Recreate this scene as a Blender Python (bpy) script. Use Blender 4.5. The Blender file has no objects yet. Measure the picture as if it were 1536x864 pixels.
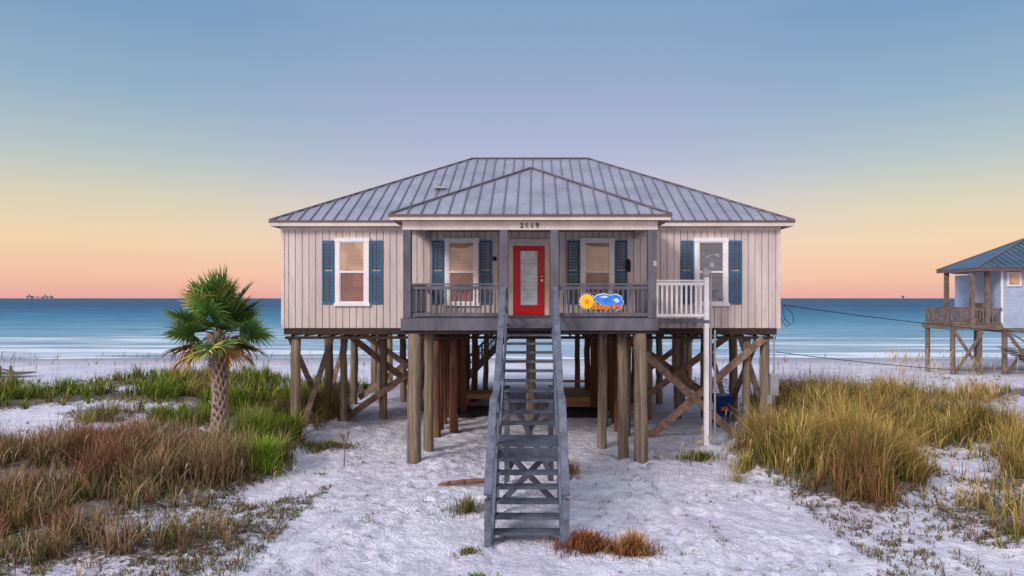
import bpy, math, random
import numpy as np
from mathutils import Vector
random.seed(7); rng=np.random.default_rng(7)
S=bpy.context.scene
S.view_settings.view_transform='Standard'; S.view_settings.look='None'; S.view_settings.exposure=0

def lin(r,g,b):
    f=lambda c:(c/255/12.92) if c/255<=0.04045 else ((c/255+0.055)/1.055)**2.4
    return (f(r),f(g),f(b),1)

# ---------------------------------------------------------------- materials
def new_mat(name):
    m=bpy.data.materials.new(name); m.use_nodes=True
    nt=m.node_tree; return m,nt,nt.nodes['Principled BSDF']
def N(nt,t,**k):
    n=nt.nodes.new(t)
    for a,b in k.items(): setattr(n,a,b)
    return n
def mix(nt,a,b,fac,blend='MIX'):
    n=N(nt,'ShaderNodeMix',data_type='RGBA',blend_type=blend)
    for s,v in ((0,fac),(6,a),(7,b)):
        if hasattr(v,'is_output'): nt.links.new(v,n.inputs[s])
        else: n.inputs[s].default_value=v
    return n.outputs[2]
def ramp(nt,src,stops,interp='LINEAR'):
    n=N(nt,'ShaderNodeValToRGB'); n.color_ramp.interpolation=interp
    e=n.color_ramp.elements
    while len(e)<len(stops): e.new(0.5)
    for i,(p,c) in enumerate(stops):
        e[i].position=p; e[i].color=c if hasattr(c,'__len__') else (c,c,c,1)
    nt.links.new(src,n.inputs[0]); return n.outputs[0]
def noise(nt,scale,detail=4,rough=0.6,vec=(1,1,1),coord='Object',seed=0):
    tc=N(nt,'ShaderNodeTexCoord'); mp=N(nt,'ShaderNodeMapping')
    mp.inputs['Scale'].default_value=vec; mp.inputs['Location'].default_value=(seed,seed*1.7,seed*.3)
    nt.links.new(tc.outputs[coord],mp.inputs[0])
    n=N(nt,'ShaderNodeTexNoise'); n.inputs['Scale'].default_value=scale
    n.inputs['Detail'].default_value=detail; n.inputs['Roughness'].default_value=rough
    nt.links.new(mp.outputs[0],n.inputs['Vector']); return n.outputs['Fac']
def bump(nt,p,src,strength=.3,dist=.02,prev=None):
    b=N(nt,'ShaderNodeBump'); b.inputs['Strength'].default_value=strength; b.inputs['Distance'].default_value=dist
    nt.links.new(src,b.inputs['Height'])
    if prev is not None: nt.links.new(prev,b.inputs['Normal'])
    nt.links.new(b.outputs[0],p.inputs['Normal']); return b.outputs[0]
def simple(name,c1,c2=None,rough=.6,scale=3,vec=(1,1,1),metal=0,bs=.2,bd=.01,dirt=None,spec=.3):
    m,nt,p=new_mat(name)
    if c2 is None: c2=tuple(x*.8 for x in c1[:3])+(1,)
    f=ramp(nt,noise(nt,scale,3,.65,vec),[(.3,0),(.7,1)])
    col=mix(nt,c1,c2,f)
    f2=noise(nt,scale*9,3,.7,vec,seed=4)
    col=mix(nt,col,tuple(x*.55 for x in c2[:3])+(1,),ramp(nt,f2,[(.52,0),(.75,.5)]))
    if dirt: col=mix(nt,col,dirt,ramp(nt,noise(nt,scale*.6,4,.7,vec,seed=9),[(.48,0),(.7,.7)]))
    nt.links.new(col,p.inputs['Base Color'])
    p.inputs['Roughness'].default_value=rough; p.inputs['Metallic'].default_value=metal
    p.inputs['Specular IOR Level'].default_value=spec
    if bs: bump(nt,p,f2,bs,bd)
    return m
M={}
M['siding']=simple('siding_paint',lin(216,202,196),lin(190,176,170),.7,1.2,(1.5,1.5,.2),bs=.15,dirt=lin(176,158,150))
M['groove']=simple('siding_groove',lin(100,86,82),None,.9)
M['trim']=simple('white_trim',lin(240,238,240),lin(224,218,218),.5,2)
M['cream']=simple('cream_fascia',lin(226,212,202),lin(204,188,178),.6,2)
M['soffit']=simple('soffit',lin(150,124,104),lin(120,98,84),.8,2)
M['drip']=simple('drip_edge',lin(112,88,84),None,.5,2)
M['roof']=simple('metal_roof',lin(166,166,182),lin(138,138,154),.45,1.0,(1,1,1),metal=.2,bs=.06,spec=.4)
M['rib']=simple('roof_rib',lin(116,116,132),lin(104,104,120),.45,1,metal=.2,bs=0)
M['cap']=simple('roof_ridge_cap',lin(118,108,118),None,.5,1,metal=.3,bs=0)
M['shutter']=simple('blue_shutter',lin(64,108,138),lin(50,90,120),.55,2)
M['gpaint']=simple('gray_paint',lin(108,106,116),lin(86,84,94),.65,3,(1,1,.4),dirt=lin(66,58,58))
M['stair']=simple('stair_paint',lin(116,122,138),lin(88,94,110),.65,5,dirt=lin(60,60,68))
M['stread']=simple('stair_tread_paint',lin(96,100,114),lin(74,78,92),.65,5,dirt=lin(56,54,58))
M['pile']=simple('weathered_piling',lin(186,168,146),lin(126,106,88),.9,3,(5,5,.2),bs=1,bd=.05,dirt=lin(66,52,42))
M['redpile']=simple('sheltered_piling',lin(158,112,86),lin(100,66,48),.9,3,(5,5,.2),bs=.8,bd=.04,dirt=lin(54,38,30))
M['brace']=simple('brace_lumber',lin(168,138,124),lin(118,92,78),.85,3,(2,2,2),bs=.4,bd=.02,dirt=lin(76,58,50))
M['joist']=simple('floor_joist',lin(74,58,48),lin(50,38,32),.9,3,(3,.3,3))
M['red']=simple('red_door',lin(214,14,20),lin(198,10,16),.35,1,bs=.03,spec=.4)
M['metalgrey']=simple('galvanised_metal',lin(176,178,184),lin(150,152,158),.4,4,metal=.4)
M['black']=simple('dark_rubber',lin(40,36,42),lin(30,26,32),.8,6)
M['deckwood']=simple('deck_wood',lin(224,172,124),lin(180,130,92),.8,3,(.4,3,3))
M['bin']=simple('blue_plastic',lin(16,62,130),lin(12,48,104),.45,2)
M['orange']=simple('orange_label',lin(230,110,30),None,.5)
M['trunk']=simple('palm_trunk',lin(160,138,124),lin(112,92,80),.95,5,(2,2,1),bs=.8,bd=.03)
M['boots']=simple('palm_boot',lin(210,192,178),lin(140,118,104),.95,9,(1,1,1),bs=.6,bd=.02)
M['knob']=simple('door_hardware',lin(200,190,170),None,.25,3,metal=.9,bs=0)
M['number']=simple('house_number_metal',lin(70,60,56),None,.4,3,bs=0)
M['sun']=simple('sign_yellow',lin(255,206,20),lin(250,180,10),.5,5,bs=0)
M['blue']=simple('sign_blue',lin(40,100,210),lin(70,150,235),.5,6,bs=0)
M['signw']=simple('sign_white',lin(215,235,245),None,.5,6,bs=0)
M['sorange']=simple('sign_orange',lin(250,130,20),None,.5,5,bs=0)
M['wire']=simple('cable_black',lin(50,50,54),None,.6,5,bs=0)
M['nwall']=simple('neighbor_siding',lin(178,190,214),lin(156,170,196),.7,2)
M['nroof']=simple('neighbor_roof_metal',lin(78,110,134),lin(60,90,114),.5,1,metal=.2)
M['ndeck']=simple('neighbor_weathered_wood',lin(134,118,106),lin(92,78,70),.9,3)
M['drift']=simple('driftwood',lin(150,104,84),lin(110,74,58),.9,4,(.5,3,3),bs=.6)
M['twig']=simple('dead_twig',lin(120,100,84),None,.9,4)
M['steel']=simple('platform_steel',lin(96,120,146),None,.7,.1,bs=0)

def window_mat(name,c1,c2,stripe,gl):
    m,nt,p=new_mat(name)
    tc=N(nt,'ShaderNodeTexCoord'); sx=N(nt,'ShaderNodeSeparateXYZ'); nt.links.new(tc.outputs['Object'],sx.inputs[0])
    mu=N(nt,'ShaderNodeMath',operation='MULTIPLY'); nt.links.new(sx.outputs[2],mu.inputs[0]); mu.inputs[1].default_value=stripe
    fr=N(nt,'ShaderNodeMath',operation='FRACT'); nt.links.new(mu.outputs[0],fr.inputs[0])
    st=ramp(nt,fr.outputs[0],[(0,0.0),(.25,1),(.8,1),(1,0.1)])
    col=mix(nt,c2,c1,st)
    col=mix(nt,col,tuple(x*.45 for x in c1[:3])+(1,),ramp(nt,noise(nt,1.6,4),[(.45,0),(.6,.8)]))
    nt.links.new(col,p.inputs['Base Color']); p.inputs['Roughness'].default_value=.7
    g=N(nt,'ShaderNodeBsdfGlossy'); g.inputs['Roughness'].default_value=.03; g.inputs['Color'].default_value=(1,1,1,1)
    mx=N(nt,'ShaderNodeMixShader'); mx.inputs[0].default_value=gl
    nt.links.new(p.outputs[0],mx.inputs[1]); nt.links.new(g.outputs[0],mx.inputs[2])
    bn=N(nt,'ShaderNodeBump'); bn.inputs['Strength'].default_value=.2; bn.inputs['Distance'].default_value=.05
    nt.links.new(noise(nt,1.5,1),bn.inputs['Height']); nt.links.new(bn.outputs[0],g.inputs['Normal'])
    nt.links.new(mx.outputs[0],nt.nodes['Material Output'].inputs[0]); return m
M['blind_up']=window_mat('window_blind_glass',lin(206,156,120),lin(150,106,80),14,.09)
M['blind_lo']=window_mat('window_screen_glass',lin(140,86,78),lin(100,56,52),14,.05)
M['glass_dk']=window_mat('window_dark_glass',lin(62,76,90),lin(30,38,48),5,.10)
M['doorglass']=window_mat('door_frosted_glass',lin(182,204,222),lin(146,172,196),9,.08)

def attr_mat(name,rough=.8):
    m,nt,p=new_mat(name)
    a=N(nt,'ShaderNodeAttribute',attribute_name='col')
    nt.links.new(a.outputs['Color'],p.inputs['Base Color']); p.inputs['Roughness'].default_value=rough
    p.inputs['Specular IOR Level'].default_value=.12
    return m
M['grass']=attr_mat('grass_blades'); M['frond']=attr_mat('palm_frond',.45); 

# ---------------------------------------------------------------- mesh helpers
def empty(name,loc=(0,0,0)):
    e=bpy.data.objects.new(name,None); e.empty_display_size=.5; S.collection.objects.link(e); return e
class MB:
    def __init__(s,name,mat,parent=None,bevel=0,smooth=False):
        s.n,s.m,s.p,s.b,s.sm=name,M[mat],parent,bevel,smooth; s.v=[]; s.f=[]
    def box(s,x0,x1,y0,y1,z0,z1):
        i=len(s.v); s.v+=[(x0,y0,z0),(x1,y0,z0),(x1,y1,z0),(x0,y1,z0),(x0,y0,z1),(x1,y0,z1),(x1,y1,z1),(x0,y1,z1)]
        s.f+=[tuple(i+k for k in q) for q in ((0,3,2,1),(4,5,6,7),(0,1,5,4),(1,2,6,5),(2,3,7,6),(3,0,4,7))]; return s
    def beam(s,p,q,w,h,up=(0,0,1)):
        p=Vector(p);q=Vector(q);d=(q-p).normalized();u=Vector(up)
        if abs(d.dot(u))>.98:u=Vector((0,1,0))
        a=d.cross(u).normalized();b=a.cross(d).normalized();i=len(s.v)
        for c in (p,q):
            for e,g in ((-1,-1),(1,-1),(1,1),(-1,1)): s.v.append(tuple(c+a*e*w/2+b*g*h/2))
        s.f+=[tuple(i+k for k in t) for t in ((0,1,2,3),(7,6,5,4),(0,4,5,1),(1,5,6,2),(2,6,7,3),(3,7,4,0))]; return s
    def cyl(s,p,q,r0,r1=None,n=12,jit=0,seg=1):
        r1=r0 if r1 is None else r1
        p=Vector(p);q=Vector(q);d=(q-p).normalized();u=Vector((0,0,1)) if abs(d.z)<.9 else Vector((1,0,0))
        a=d.cross(u).normalized();b=a.cross(d).normalized();i=len(s.v)
        for k in range(seg+1):
            c=p.lerp(q,k/seg); r=r0+(r1-r0)*k/seg
            off=Vector((random.uniform(-1,1),random.uniform(-1,1),0))*jit*.5 if 0<k<seg else Vector()
            for j in range(n):
                t=2*math.pi*j/n; rr=r*(1+random.uniform(-1,1)*jit)
                s.v.append(tuple(c+off+(a*math.cos(t)+b*math.sin(t))*rr))
        for k in range(seg):
            for j in range(n):
                A=i+k*n+j;B=i+k*n+(j+1)%n; s.f.append((A,B,B+n,A+n))
        s.f.append(tuple(i+j for j in range(n))[::-1]); s.f.append(tuple(i+seg*n+j for j in range(n))); return s
    def poly(s,*pts):
        i=len(s.v); s.v+=[tuple(p) for p in pts]; s.f.append(tuple(range(i,i+len(pts)))); return s
    def prism(s,pts,y0,y1):
        i=len(s.v);n=len(pts); s.v+=[(x,y0,z) for x,z in pts]+[(x,y1,z) for x,z in pts]
        s.f.append(tuple(range(i,i+n))); s.f.append(tuple(range(i+n,i+2*n))[::-1])
        for k in range(n): s.f.append((i+k,i+n+k,i+n+(k+1)%n,i+(k+1)%n))
        return s
    def done(s):
        me=bpy.data.meshes.new(s.n); me.from_pydata(s.v,[],s.f); me.validate(); me.materials.append(s.m)
        o=bpy.data.objects.new(s.n,me); S.collection.objects.link(o)
        if s.p: o.parent=s.p
        if s.sm:
            for f in me.polygons: f.use_smooth=len(f.vertices)==4
        if s.b:
            b=o.modifiers.new('bevel','BEVEL'); b.width=s.b; b.segments=1; b.limit_method='ANGLE'
        return o
def text(name,txt,loc,size,mat,parent,rx=math.pi/2,ext=.008,shear=0,rz=0,off=0):
    c=bpy.data.curves.new(name,'FONT'); c.body=txt; c.size=size; c.extrude=ext; c.align_x='CENTER'; c.shear=shear; c.offset=off
    t=bpy.data.objects.new(name+'_t',c); S.collection.objects.link(t)
    bpy.context.view_layer.update()
    me=bpy.data.meshes.new_from_object(t.evaluated_get(bpy.context.evaluated_depsgraph_get()))
    bpy.data.objects.remove(t)
    me.materials.clear(); me.materials.append(M[mat])
    o=bpy.data.objects.new(name,me); S.collection.objects.link(o); o.location=loc; o.rotation_euler=(rx,rz,0); o.parent=parent
def cable(name,pts,r,mat,parent=None):
    c=bpy.data.curves.new(name,'CURVE'); c.dimensions='3D'; c.bevel_depth=r; c.bevel_resolution=1
    sp=c.splines.new('POLY'); sp.points.add(len(pts)-1)
    for i,p in enumerate(pts): sp.points[i].co=(*p,1)
    c.materials.append(M[mat]); o=bpy.data.objects.new(name,c); S.collection.objects.link(o)
    if parent:o.parent=parent
def sag(a,b,s,n=24):
    return [(a[0]+(b[0]-a[0])*t,a[1]+(b[1]-a[1])*t,a[2]+(b[2]-a[2])*t-4*s*t*(1-t)) for t in [i/n for i in range(n+1)]]

# ---------------------------------------------------------------- terrain
def vn(x,y,sc,seed=0):
    x=np.asarray(x,float)/sc+seed*17.3;y=np.asarray(y,float)/sc+seed*9.1
    xi=np.floor(x);yi=np.floor(y);fx=x-xi;fy=y-yi;fx=fx*fx*(3-2*fx);fy=fy*fy*(3-2*fy)
    def h(a,b):
        s=np.sin(a*127.1+b*311.7+seed*74.7)*43758.5453; return s-np.floor(s)
    return (h(xi,yi)*(1-fx)+h(xi+1,yi)*fx)*(1-fy)+(h(xi,yi+1)*(1-fx)+h(xi+1,yi+1)*fx)*fy
def fbm(x,y,sc,seed=0,o=4):
    r=0;a=1;t=0
    for i in range(o): r=r+a*vn(x,y,sc/2**i,seed+i);t+=a;a*=.5
    return r/t
BL=[(-8.5,-3.8,2.4,2.0,1,0),(-11.4,-3.0,2.4,1.7,1,0),(-10.8,-1.0,1.6,1.1,1,0),(-7.4,2.4,1.5,1.8,1,1),(-13.4,-3.8,2.0,1.4,1,0),
 (-7.2,-1.6,1.2,1.7,1,1),(-10.8,-6.8,3.6,2.2,.66,0),(-7.8,-9.2,2.6,1.4,.5,0),(-11.6,2.6,1.3,1.0,.7,1),(-6.6,-3.2,.9,1.2,.95,1),
 (-14.5,8.0,2.8,2.0,.95,1),(-11.0,6.8,2.8,3.0,1,1),(-20.0,7.2,3.2,2.0,.95,1),(-17,14,5,3.5,.9,1),(-9,11,2.5,2.5,.7,1),(-16,4.0,2.0,.9,.5,1),(-30,12,6,3,.7,1),
 (7.2,-3.4,1.8,2.9,1,2),(8.8,.4,2.6,2.6,1,2),(10.8,3.8,3.0,2.5,1,2),(6.2,-2.2,1.0,1.1,.95,2),(12.9,1.0,2.0,2.0,.95,2),(10.9,-4.6,1.4,.9,.7,2),(9.8,-8.0,2.2,1.4,.45,2),
 (17,9.5,4,2.2,.65,2),(25,10,5,2.5,.65,2),(13,7.5,3,1.8,.75,2),(36,12,7,4,.5,2),(13.5,-3,2.4,1.6,.55,2),(-45,14,8,4,.6,1)]
def veg(x,y):
    x=np.asarray(x,float);y=np.asarray(y,float)
    wx=x+(fbm(x,y,2.0,3)-.5)*2.8; wy=y+(fbm(x,y,2.0,8)-.5)*2.8
    d=np.zeros_like(x);k=np.zeros((3,)+x.shape)+1e-6
    for (cx,cy,rx,ry,w,kind) in BL:
        r=np.sqrt(((wx-cx)/rx)**2+((wy-cy)/ry)**2)
        v=np.clip((1.2-r)/.5,0,1)*w; d=np.maximum(d,v); k[kind]+=v
    clear=np.clip((np.abs(x)-3.9)/.9,0,1)
    d=np.where((y>-10)&(y<14),d*clear,d)
    d=np.where((np.abs(x)<6.4)&(y>.2)&(y<14),0,d)
    d=d*np.clip(1-np.clip((7.3-x)/.6,0,1)*np.clip((y+1.6)/.8,0,1)*(x>3)*(y<14),0,1)
    d=d*np.clip((np.hypot((x+9.2)*1.1,(y+1.1)*.62)-.65)/.6,0,1)
    return d,k/k.sum(0)
def H(x,y):
    x=np.asarray(x,float);y=np.asarray(y,float)
    base=-np.clip(y-12,0,110)*.045
    d,_=veg(x,y)
    side=np.clip((np.abs(x)-4)/8,0,1)
    z=base+(fbm(x,y,7,1)-.5)*(.12+.6*side*np.clip((30-y)/20,0,1))
    z+=d**1.2*.26
    near=np.clip((14-np.abs(y))/6,0,1)
    z+=(fbm(x,y,.9,5)-.5)*(.12+.06*near)*np.clip((60-np.abs(y))/40,0,1)
    z+=(fbm(x,y,.35,15,2)-.5)*.075*near
    for off in (0,.55):
        tx=2.35+off+.12*np.sin(y*.8)+.05*(y+4)
        z-=.06*np.exp(-((x-tx)/.09)**2)*((y>-9)&(y<-1.5))*(.5+vn(x,y,.25,31))
    flat=np.exp(-((x/1.0)**2))*np.exp(-(((y+9)/1.2)**2))
    return z*(1-.6*flat)
def axis(lo,hi,st,far0,far1,g=1.09):
    a=list(np.arange(lo,hi+1e-6,st)); s=st;v=hi
    while v<far1: s*=g; v+=s; a.append(v)
    s=st;v=lo;b=[]
    while v>far0: s*=g; v-=s; b.append(v)
    return np.array(b[::-1]+a)
X=axis(-13,13,.065,-5000,5000); Y=axis(-11.5,2,.065,-2500,150,1.06)
gx,gy=np.meshgrid(X,Y); gz=H(gx,gy); vd,vk=veg(gx,gy)
# footprints: heel-and-toe dents with a pushed-up rim, in wandering trails plus loose ones
def dent(px,py,ang,dep):
    i0,i1=np.searchsorted(X,[px-.45,px+.45]); j0,j1=np.searchsorted(Y,[py-.45,py+.45])
    if i1-i0<3 or j1-j0<3: return
    lx=gx[j0:j1,i0:i1]-px; ly=gy[j0:j1,i0:i1]-py
    u=lx*math.cos(ang)+ly*math.sin(ang); v=-lx*math.sin(ang)+ly*math.cos(ang)
    r2=(u/.17)**2+(v/.085)**2
    gz[j0:j1,i0:i1]+=-dep*np.exp(-r2**1.4)+dep*.35*np.exp(-((np.sqrt(r2)-1.5)/.4)**2)
for (sx_,sy_,an,nst) in ((-.3,-9.6,2.0,26),(.6,-9.4,1.2,24),(-1.5,-10.6,1.9,26),(3.2,-10.8,1.5,30),(4.4,-9.5,1.7,24),(-3.2,-8.5,1.4,22),(-4.0,-10.4,1.1,20),(5.4,-10.6,2.2,24),(1.5,-6,2.4,14),(-2.2,-4,1.3,14),(3.5,-6.5,.6,16),(-5,-6.5,.2,14),(2,-10.6,.5,16)):
    x_,y_=sx_,sy_
    for s_ in range(nst):
        an+=random.uniform(-.14,.14); x_+=math.cos(an)*.36; y_+=math.sin(an)*.36
        o_=.11*(-1)**s_; dent(x_-math.sin(an)*o_,y_+math.cos(an)*o_,an+random.uniform(-.2,.2),random.uniform(.03,.06))
for _ in range(650): dent(random.uniform(-6,8),random.uniform(-11.3,1.5),random.uniform(0,6.3),random.uniform(.012,.04))
me=bpy.data.meshes.new('sand_ground'); nx,ny=len(X),len(Y)
co=np.stack([gx,gy,gz],-1).reshape(-1,3)
ii=(np.arange(ny-1)[:,None]*nx+np.arange(nx-1)[None,:]).ravel()
q=np.stack([ii,ii+1,ii+nx+1,ii+nx],-1)
def fastmesh(me,co,q,col=None,smooth=False):
    me.vertices.add(len(co)); me.vertices.foreach_set('co',co.astype(np.float32).ravel())
    me.loops.add(q.size); me.loops.foreach_set('vertex_index',q.astype(np.int32).ravel())
    me.polygons.add(len(q)); me.polygons.foreach_set('loop_start',(np.arange(len(q))*q.shape[1]).astype(np.int32))
    if smooth: me.polygons.foreach_set('use_smooth',np.ones(len(q),bool))
    if col is not None:
        a=me.color_attributes.new('col','FLOAT_COLOR','POINT')
        a.data.foreach_set('color',np.concatenate([col,np.ones((len(col),1))],1).astype(np.float32).ravel())
    me.update(calc_edges=True)
fastmesh(me,co,q,np.stack([vd.ravel(),vk[1].ravel(),vk[2].ravel()],-1),True)
g=bpy.data.objects.new('sand_ground',me); S.collection.objects.link(g)
m,nt,p=new_mat('white_sand')
n1=noise(nt,.35,3,.6); n2=noise(nt,3,5,.7,seed=3); n3=noise(nt,30,3,.75,seed=5); n4=noise(nt,9,4,.7,seed=7)
c=mix(nt,lin(238,236,246),lin(214,208,222),ramp(nt,n1,[(.35,0),(.65,1)]))
c=mix(nt,c,lin(180,172,188),ramp(nt,n2,[(.48,0),(.70,.7)]))
c=mix(nt,c,lin(124,112,112),ramp(nt,n3,[(.57,0),(.69,.65)]))
at=N(nt,'ShaderNodeAttribute',attribute_name='col'); sp=N(nt,'ShaderNodeSeparateColor'); nt.links.new(at.outputs[0],sp.inputs[0])
litter=mix(nt,lin(112,92,70),lin(70,66,44),ramp(nt,n4,[(.4,0),(.6,1)]))
ad=N(nt,'ShaderNodeMath',operation='MULTIPLY_ADD'); nt.links.new(n4,ad.inputs[0]); ad.inputs[1].default_value=1.6
sb=N(nt,'ShaderNodeMath',operation='SUBTRACT'); nt.links.new(sp.outputs[0],sb.inputs[0]); sb.inputs[1].default_value=.45
nt.links.new(sb.outputs[0],ad.inputs[2])
c=mix(nt,c,litter,ramp(nt,ad.outputs[0],[(.62,0),(.85,.9)]))
tc=N(nt,'ShaderNodeTexCoord'); sx=N(nt,'ShaderNodeSeparateXYZ'); nt.links.new(tc.outputs['Object'],sx.inputs[0])
mr=N(nt,'ShaderNodeMapRange'); nt.links.new(sx.outputs[2],mr.inputs[0]); mr.inputs[1].default_value=-.8; mr.inputs[2].default_value=-1.38
c=mix(nt,c,lin(158,156,168),mr.outputs[0])
nt.links.new(c,p.inputs['Base Color']); p.inputs['Roughness'].default_value=.9; p.inputs['Specular IOR Level'].default_value=.2
b1=bump(nt,p,n2,.8,.16); b2=bump(nt,p,n4,.8,.07,b1)
me.materials.append(m)

# ---------------------------------------------------------------- sea
SEA=-1.4
me=bpy.data.meshes.new('sea'); me.from_pydata([(-12000,38,SEA),(12000,38,SEA),(12000,14000,SEA),(-12000,14000,SEA)],[],[(0,1,2,3)])
o=bpy.data.objects.new('sea',me); S.collection.objects.link(o)
m,nt,p=new_mat('sea_water')
tc=N(nt,'ShaderNodeTexCoord'); sx=N(nt,'ShaderNodeSeparateXYZ'); nt.links.new(tc.outputs['Object'],sx.inputs[0])
dv=N(nt,'ShaderNodeMath',operation='DIVIDE'); nt.links.new(sx.outputs[1],dv.inputs[0]); dv.inputs[1].default_value=500
nn=noise(nt,.03,4,.6,(.3,1,1)); sh=N(nt,'ShaderNodeMath',operation='MULTIPLY_ADD'); nt.links.new(nn,sh.inputs[0]); sh.inputs[1].default_value=.10; nt.links.new(dv.outputs[0],sh.inputs[2])
c=ramp(nt,sh.outputs[0],[(.13,lin(176,192,206)),(.17,lin(148,180,196)),(.24,lin(108,160,182)),(.36,lin(62,134,164)),(.6,lin(14,100,138)),(1,lin(0,74,112))])
wv=noise(nt,.45,6,.75,(.14,1,1),seed=2)
c=mix(nt,c,lin(206,214,228),ramp(nt,wv,[(.54,0),(.68,.5)]))
c=mix(nt,c,lin(16,78,112),ramp(nt,noise(nt,.14,6,.75,(.12,1,1),seed=6),[(.48,0),(.68,.6)]))
fo=noise(nt,.10,4,.6,(.12,1.6,1),seed=8)
fm=N(nt,'ShaderNodeMapRange'); nt.links.new(sx.outputs[1],fm.inputs[0]); fm.inputs[1].default_value=120; fm.inputs[2].default_value=50
ff=N(nt,'ShaderNodeMath',operation='MULTIPLY'); nt.links.new(ramp(nt,fo,[(.51,0),(.53,1),(.56,.8),(.58,.0)]),ff.inputs[0]); nt.links.new(fm.outputs[0],ff.inputs[1])
c=mix(nt,c,lin(250,248,252),ff.outputs[0])
nt.links.new(c,p.inputs['Base Color']); p.inputs['Roughness'].default_value=.6; p.inputs['Specular IOR Level'].default_value=.1
b=bump(nt,p,wv,.6,.8)
gl=N(nt,'ShaderNodeBsdfGlossy'); gl.inputs['Roughness'].default_value=.3; nt.links.new(b,gl.inputs['Normal'])
mx=N(nt,'ShaderNodeMixShader'); mx.inputs[0].default_value=.05
nt.links.new(p.outputs[0],mx.inputs[1]); nt.links.new(gl.outputs[0],mx.inputs[2]); nt.links.new(mx.outputs[0],nt.nodes['Material Output'].inputs[0])
me.materials.append(m)

# ---------------------------------------------------------------- main house
house=empty('stilt_beach_house')
FZ=3.69; WX0,WX1=-7.35,7.38; WY1=10.4
w=MB('wall_backing','groove',house); w.box(WX0+.03,WX1-.03,.03,WY1-.03,3.33,6.34).done()
w=MB('wall_siding','siding',house,.006)
x=WX0
while x<WX1-.05:
    x1=min(x+.2,WX1); w.box(x+.007,x1-.007,0,.028,3.31,6.35); x=x1
for xx in (WX0,WX1):
    y=.0
    while y<WY1-.05:
        y1=min(y+.2,WY1); a,b_=(xx,xx+.028) if xx<0 else (xx-.028,xx)
        w.box(a,b_,y+.036 if y==0 else y+.006,y1-.006,3.31,6.35); y=y1
w.done()
t=MB('corner_trim','cream',house,.004)
t.box(WX0-.02,WX0+.07,-.02,-.002,3.30,6.35).box(WX1-.07,WX1+.02,-.02,-.002,3.30,6.35)
t.box(WX0-.02,-3.25,-.025,-.003,6.2,6.345).box(3.25,WX1+.02,-.025,-.003,6.2,6.345).done()
j=MB('floor_joists','joist',house)
for i in range(37): 
    xx=-7.1+i*.395; j.box(xx-.022,xx+.022,.12,WY1-.1,3.06,3.30)
for yy in (.2,3.45,6.85,10.15): j.box(-7.3,7.3,yy-.1,yy+.1,2.98,3.055)
j.box(-7.3,7.3,.08,WY1-.06,3.302,3.325)
j.box(-7.3,7.3,.02,.06,3.12,3.30)
j.done()

def ribs(s,ea,eb,ta,tb,sp=.34,h=.03):
    ea,eb,ta,tb=map(Vector,(ea,eb,ta,tb)); L=(eb-ea).length; e=(eb-ea).normalized()
    sa=(ta-ea).dot(e); sb_=(tb-ea).dot(e); up=ta-ea-e*sa; n=e.cross(up).normalized()
    k=int(L/sp); o0=(L-k*sp)/2
    for i in range(k+1):
        t_=o0+i*sp
        f=1
        if sa>0 and t_<sa: f=t_/sa
        if t_>sb_: f=min(f,(L-t_)/(L-sb_)) if L>sb_ else f
        if f<.03: continue
        a=ea+e*t_+n*h/2; b=a+up*f; s.beam(a,b,.035,h,up=n)
EX0,EX1,EY0,EY1,EZ=-7.6,7.7,-.3,10.7,6.47; RZ=9.38; RY=5.2; RX0,RX1=-2.2,2.13
A=(EX0,EY0,EZ);B=(EX1,EY0,EZ);C=(EX1,EY1,EZ);D=(EX0,EY1,EZ);R0=(RX0,RY,RZ);R1=(RX1,RY,RZ)
r=MB('roof_panels','roof',house); r.poly(A,B,R1,R0).poly(B,C,R1).poly(C,D,R0,R1).poly(D,A,R0)
PX0,PX1,PY0,PZ=-3.5,3.53,-3.15,6.30; AP=(.015,.36,8.11); AQ=(.015,3.3,8.11)
P0=(PX0,PY0,PZ);P1=(PX1,PY0,PZ);P2=(PX1,.2,PZ);P3=(PX0,.2,PZ)
r.poly(P0,P1,AP).poly(P1,P2,AQ,AP).poly(P3,P0,AP,AQ); r.done()
k=MB('roof_ribs','rib',house); ribs(k,A,B,R0,R1); ribs(k,B,C,R1,R1); ribs(k,D,A,R0,R0); ribs(k,P0,P1,AP,AP)
ribs(k,P1,(PX1,.2,PZ),(AP[0],.2,8.11),(AP[0],.2,8.11),.33) ; k.done()
k=MB('ridge_caps','cap',house)
for a,b in ((A,R0),(B,R1),(R0,R1),(P0,AP),(P1,AP),(AP,AQ),(C,R1),(D,R0)): 
    a=Vector(a)+Vector((0,0,.025)); b=Vector(b)+Vector((0,0,.025)); k.beam(a,b,.13,.03)
k.done()
k=MB('roof_vent','metalgrey',house,.01); k.cyl((-3.1,2.3,7.75),(-3.1,2.3,8.0),.05,.05,10); k.beam((-3.15,2.05,7.80),(-2.75,2.05,7.80),.16,.07)
k.done()
f=MB('drip_edge','drip',house)
f.box(EX0-.02,EX1+.02,EY0-.03,EY0,EZ-.06,EZ-.005).box(EX0-.03,EX0,EY0,EY1,EZ-.07,EZ-.005).box(EX1,EX1+.03,EY0,EY1,EZ-.07,EZ-.005)
f.box(PX0-.03,PX1+.03,PY0-.04,PY0,PZ-.06,PZ-.005).box(PX0-.03,PX0,PY0,-.3,PZ-.07,PZ-.005).box(PX1,PX1+.03,PY0,-.3,PZ-.07,PZ-.005).done()
f=MB('fascia','cream',house)
f.box(EX0,EX1,EY0+.003,EY0+.03,EZ-.17,EZ-.03).box(EX0+.003,EX0+.03,EY0+.03,EY1,EZ-.17,EZ-.03).box(EX1-.03,EX1-.003,EY0+.03,EY1,EZ-.17,EZ-.03)
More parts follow.
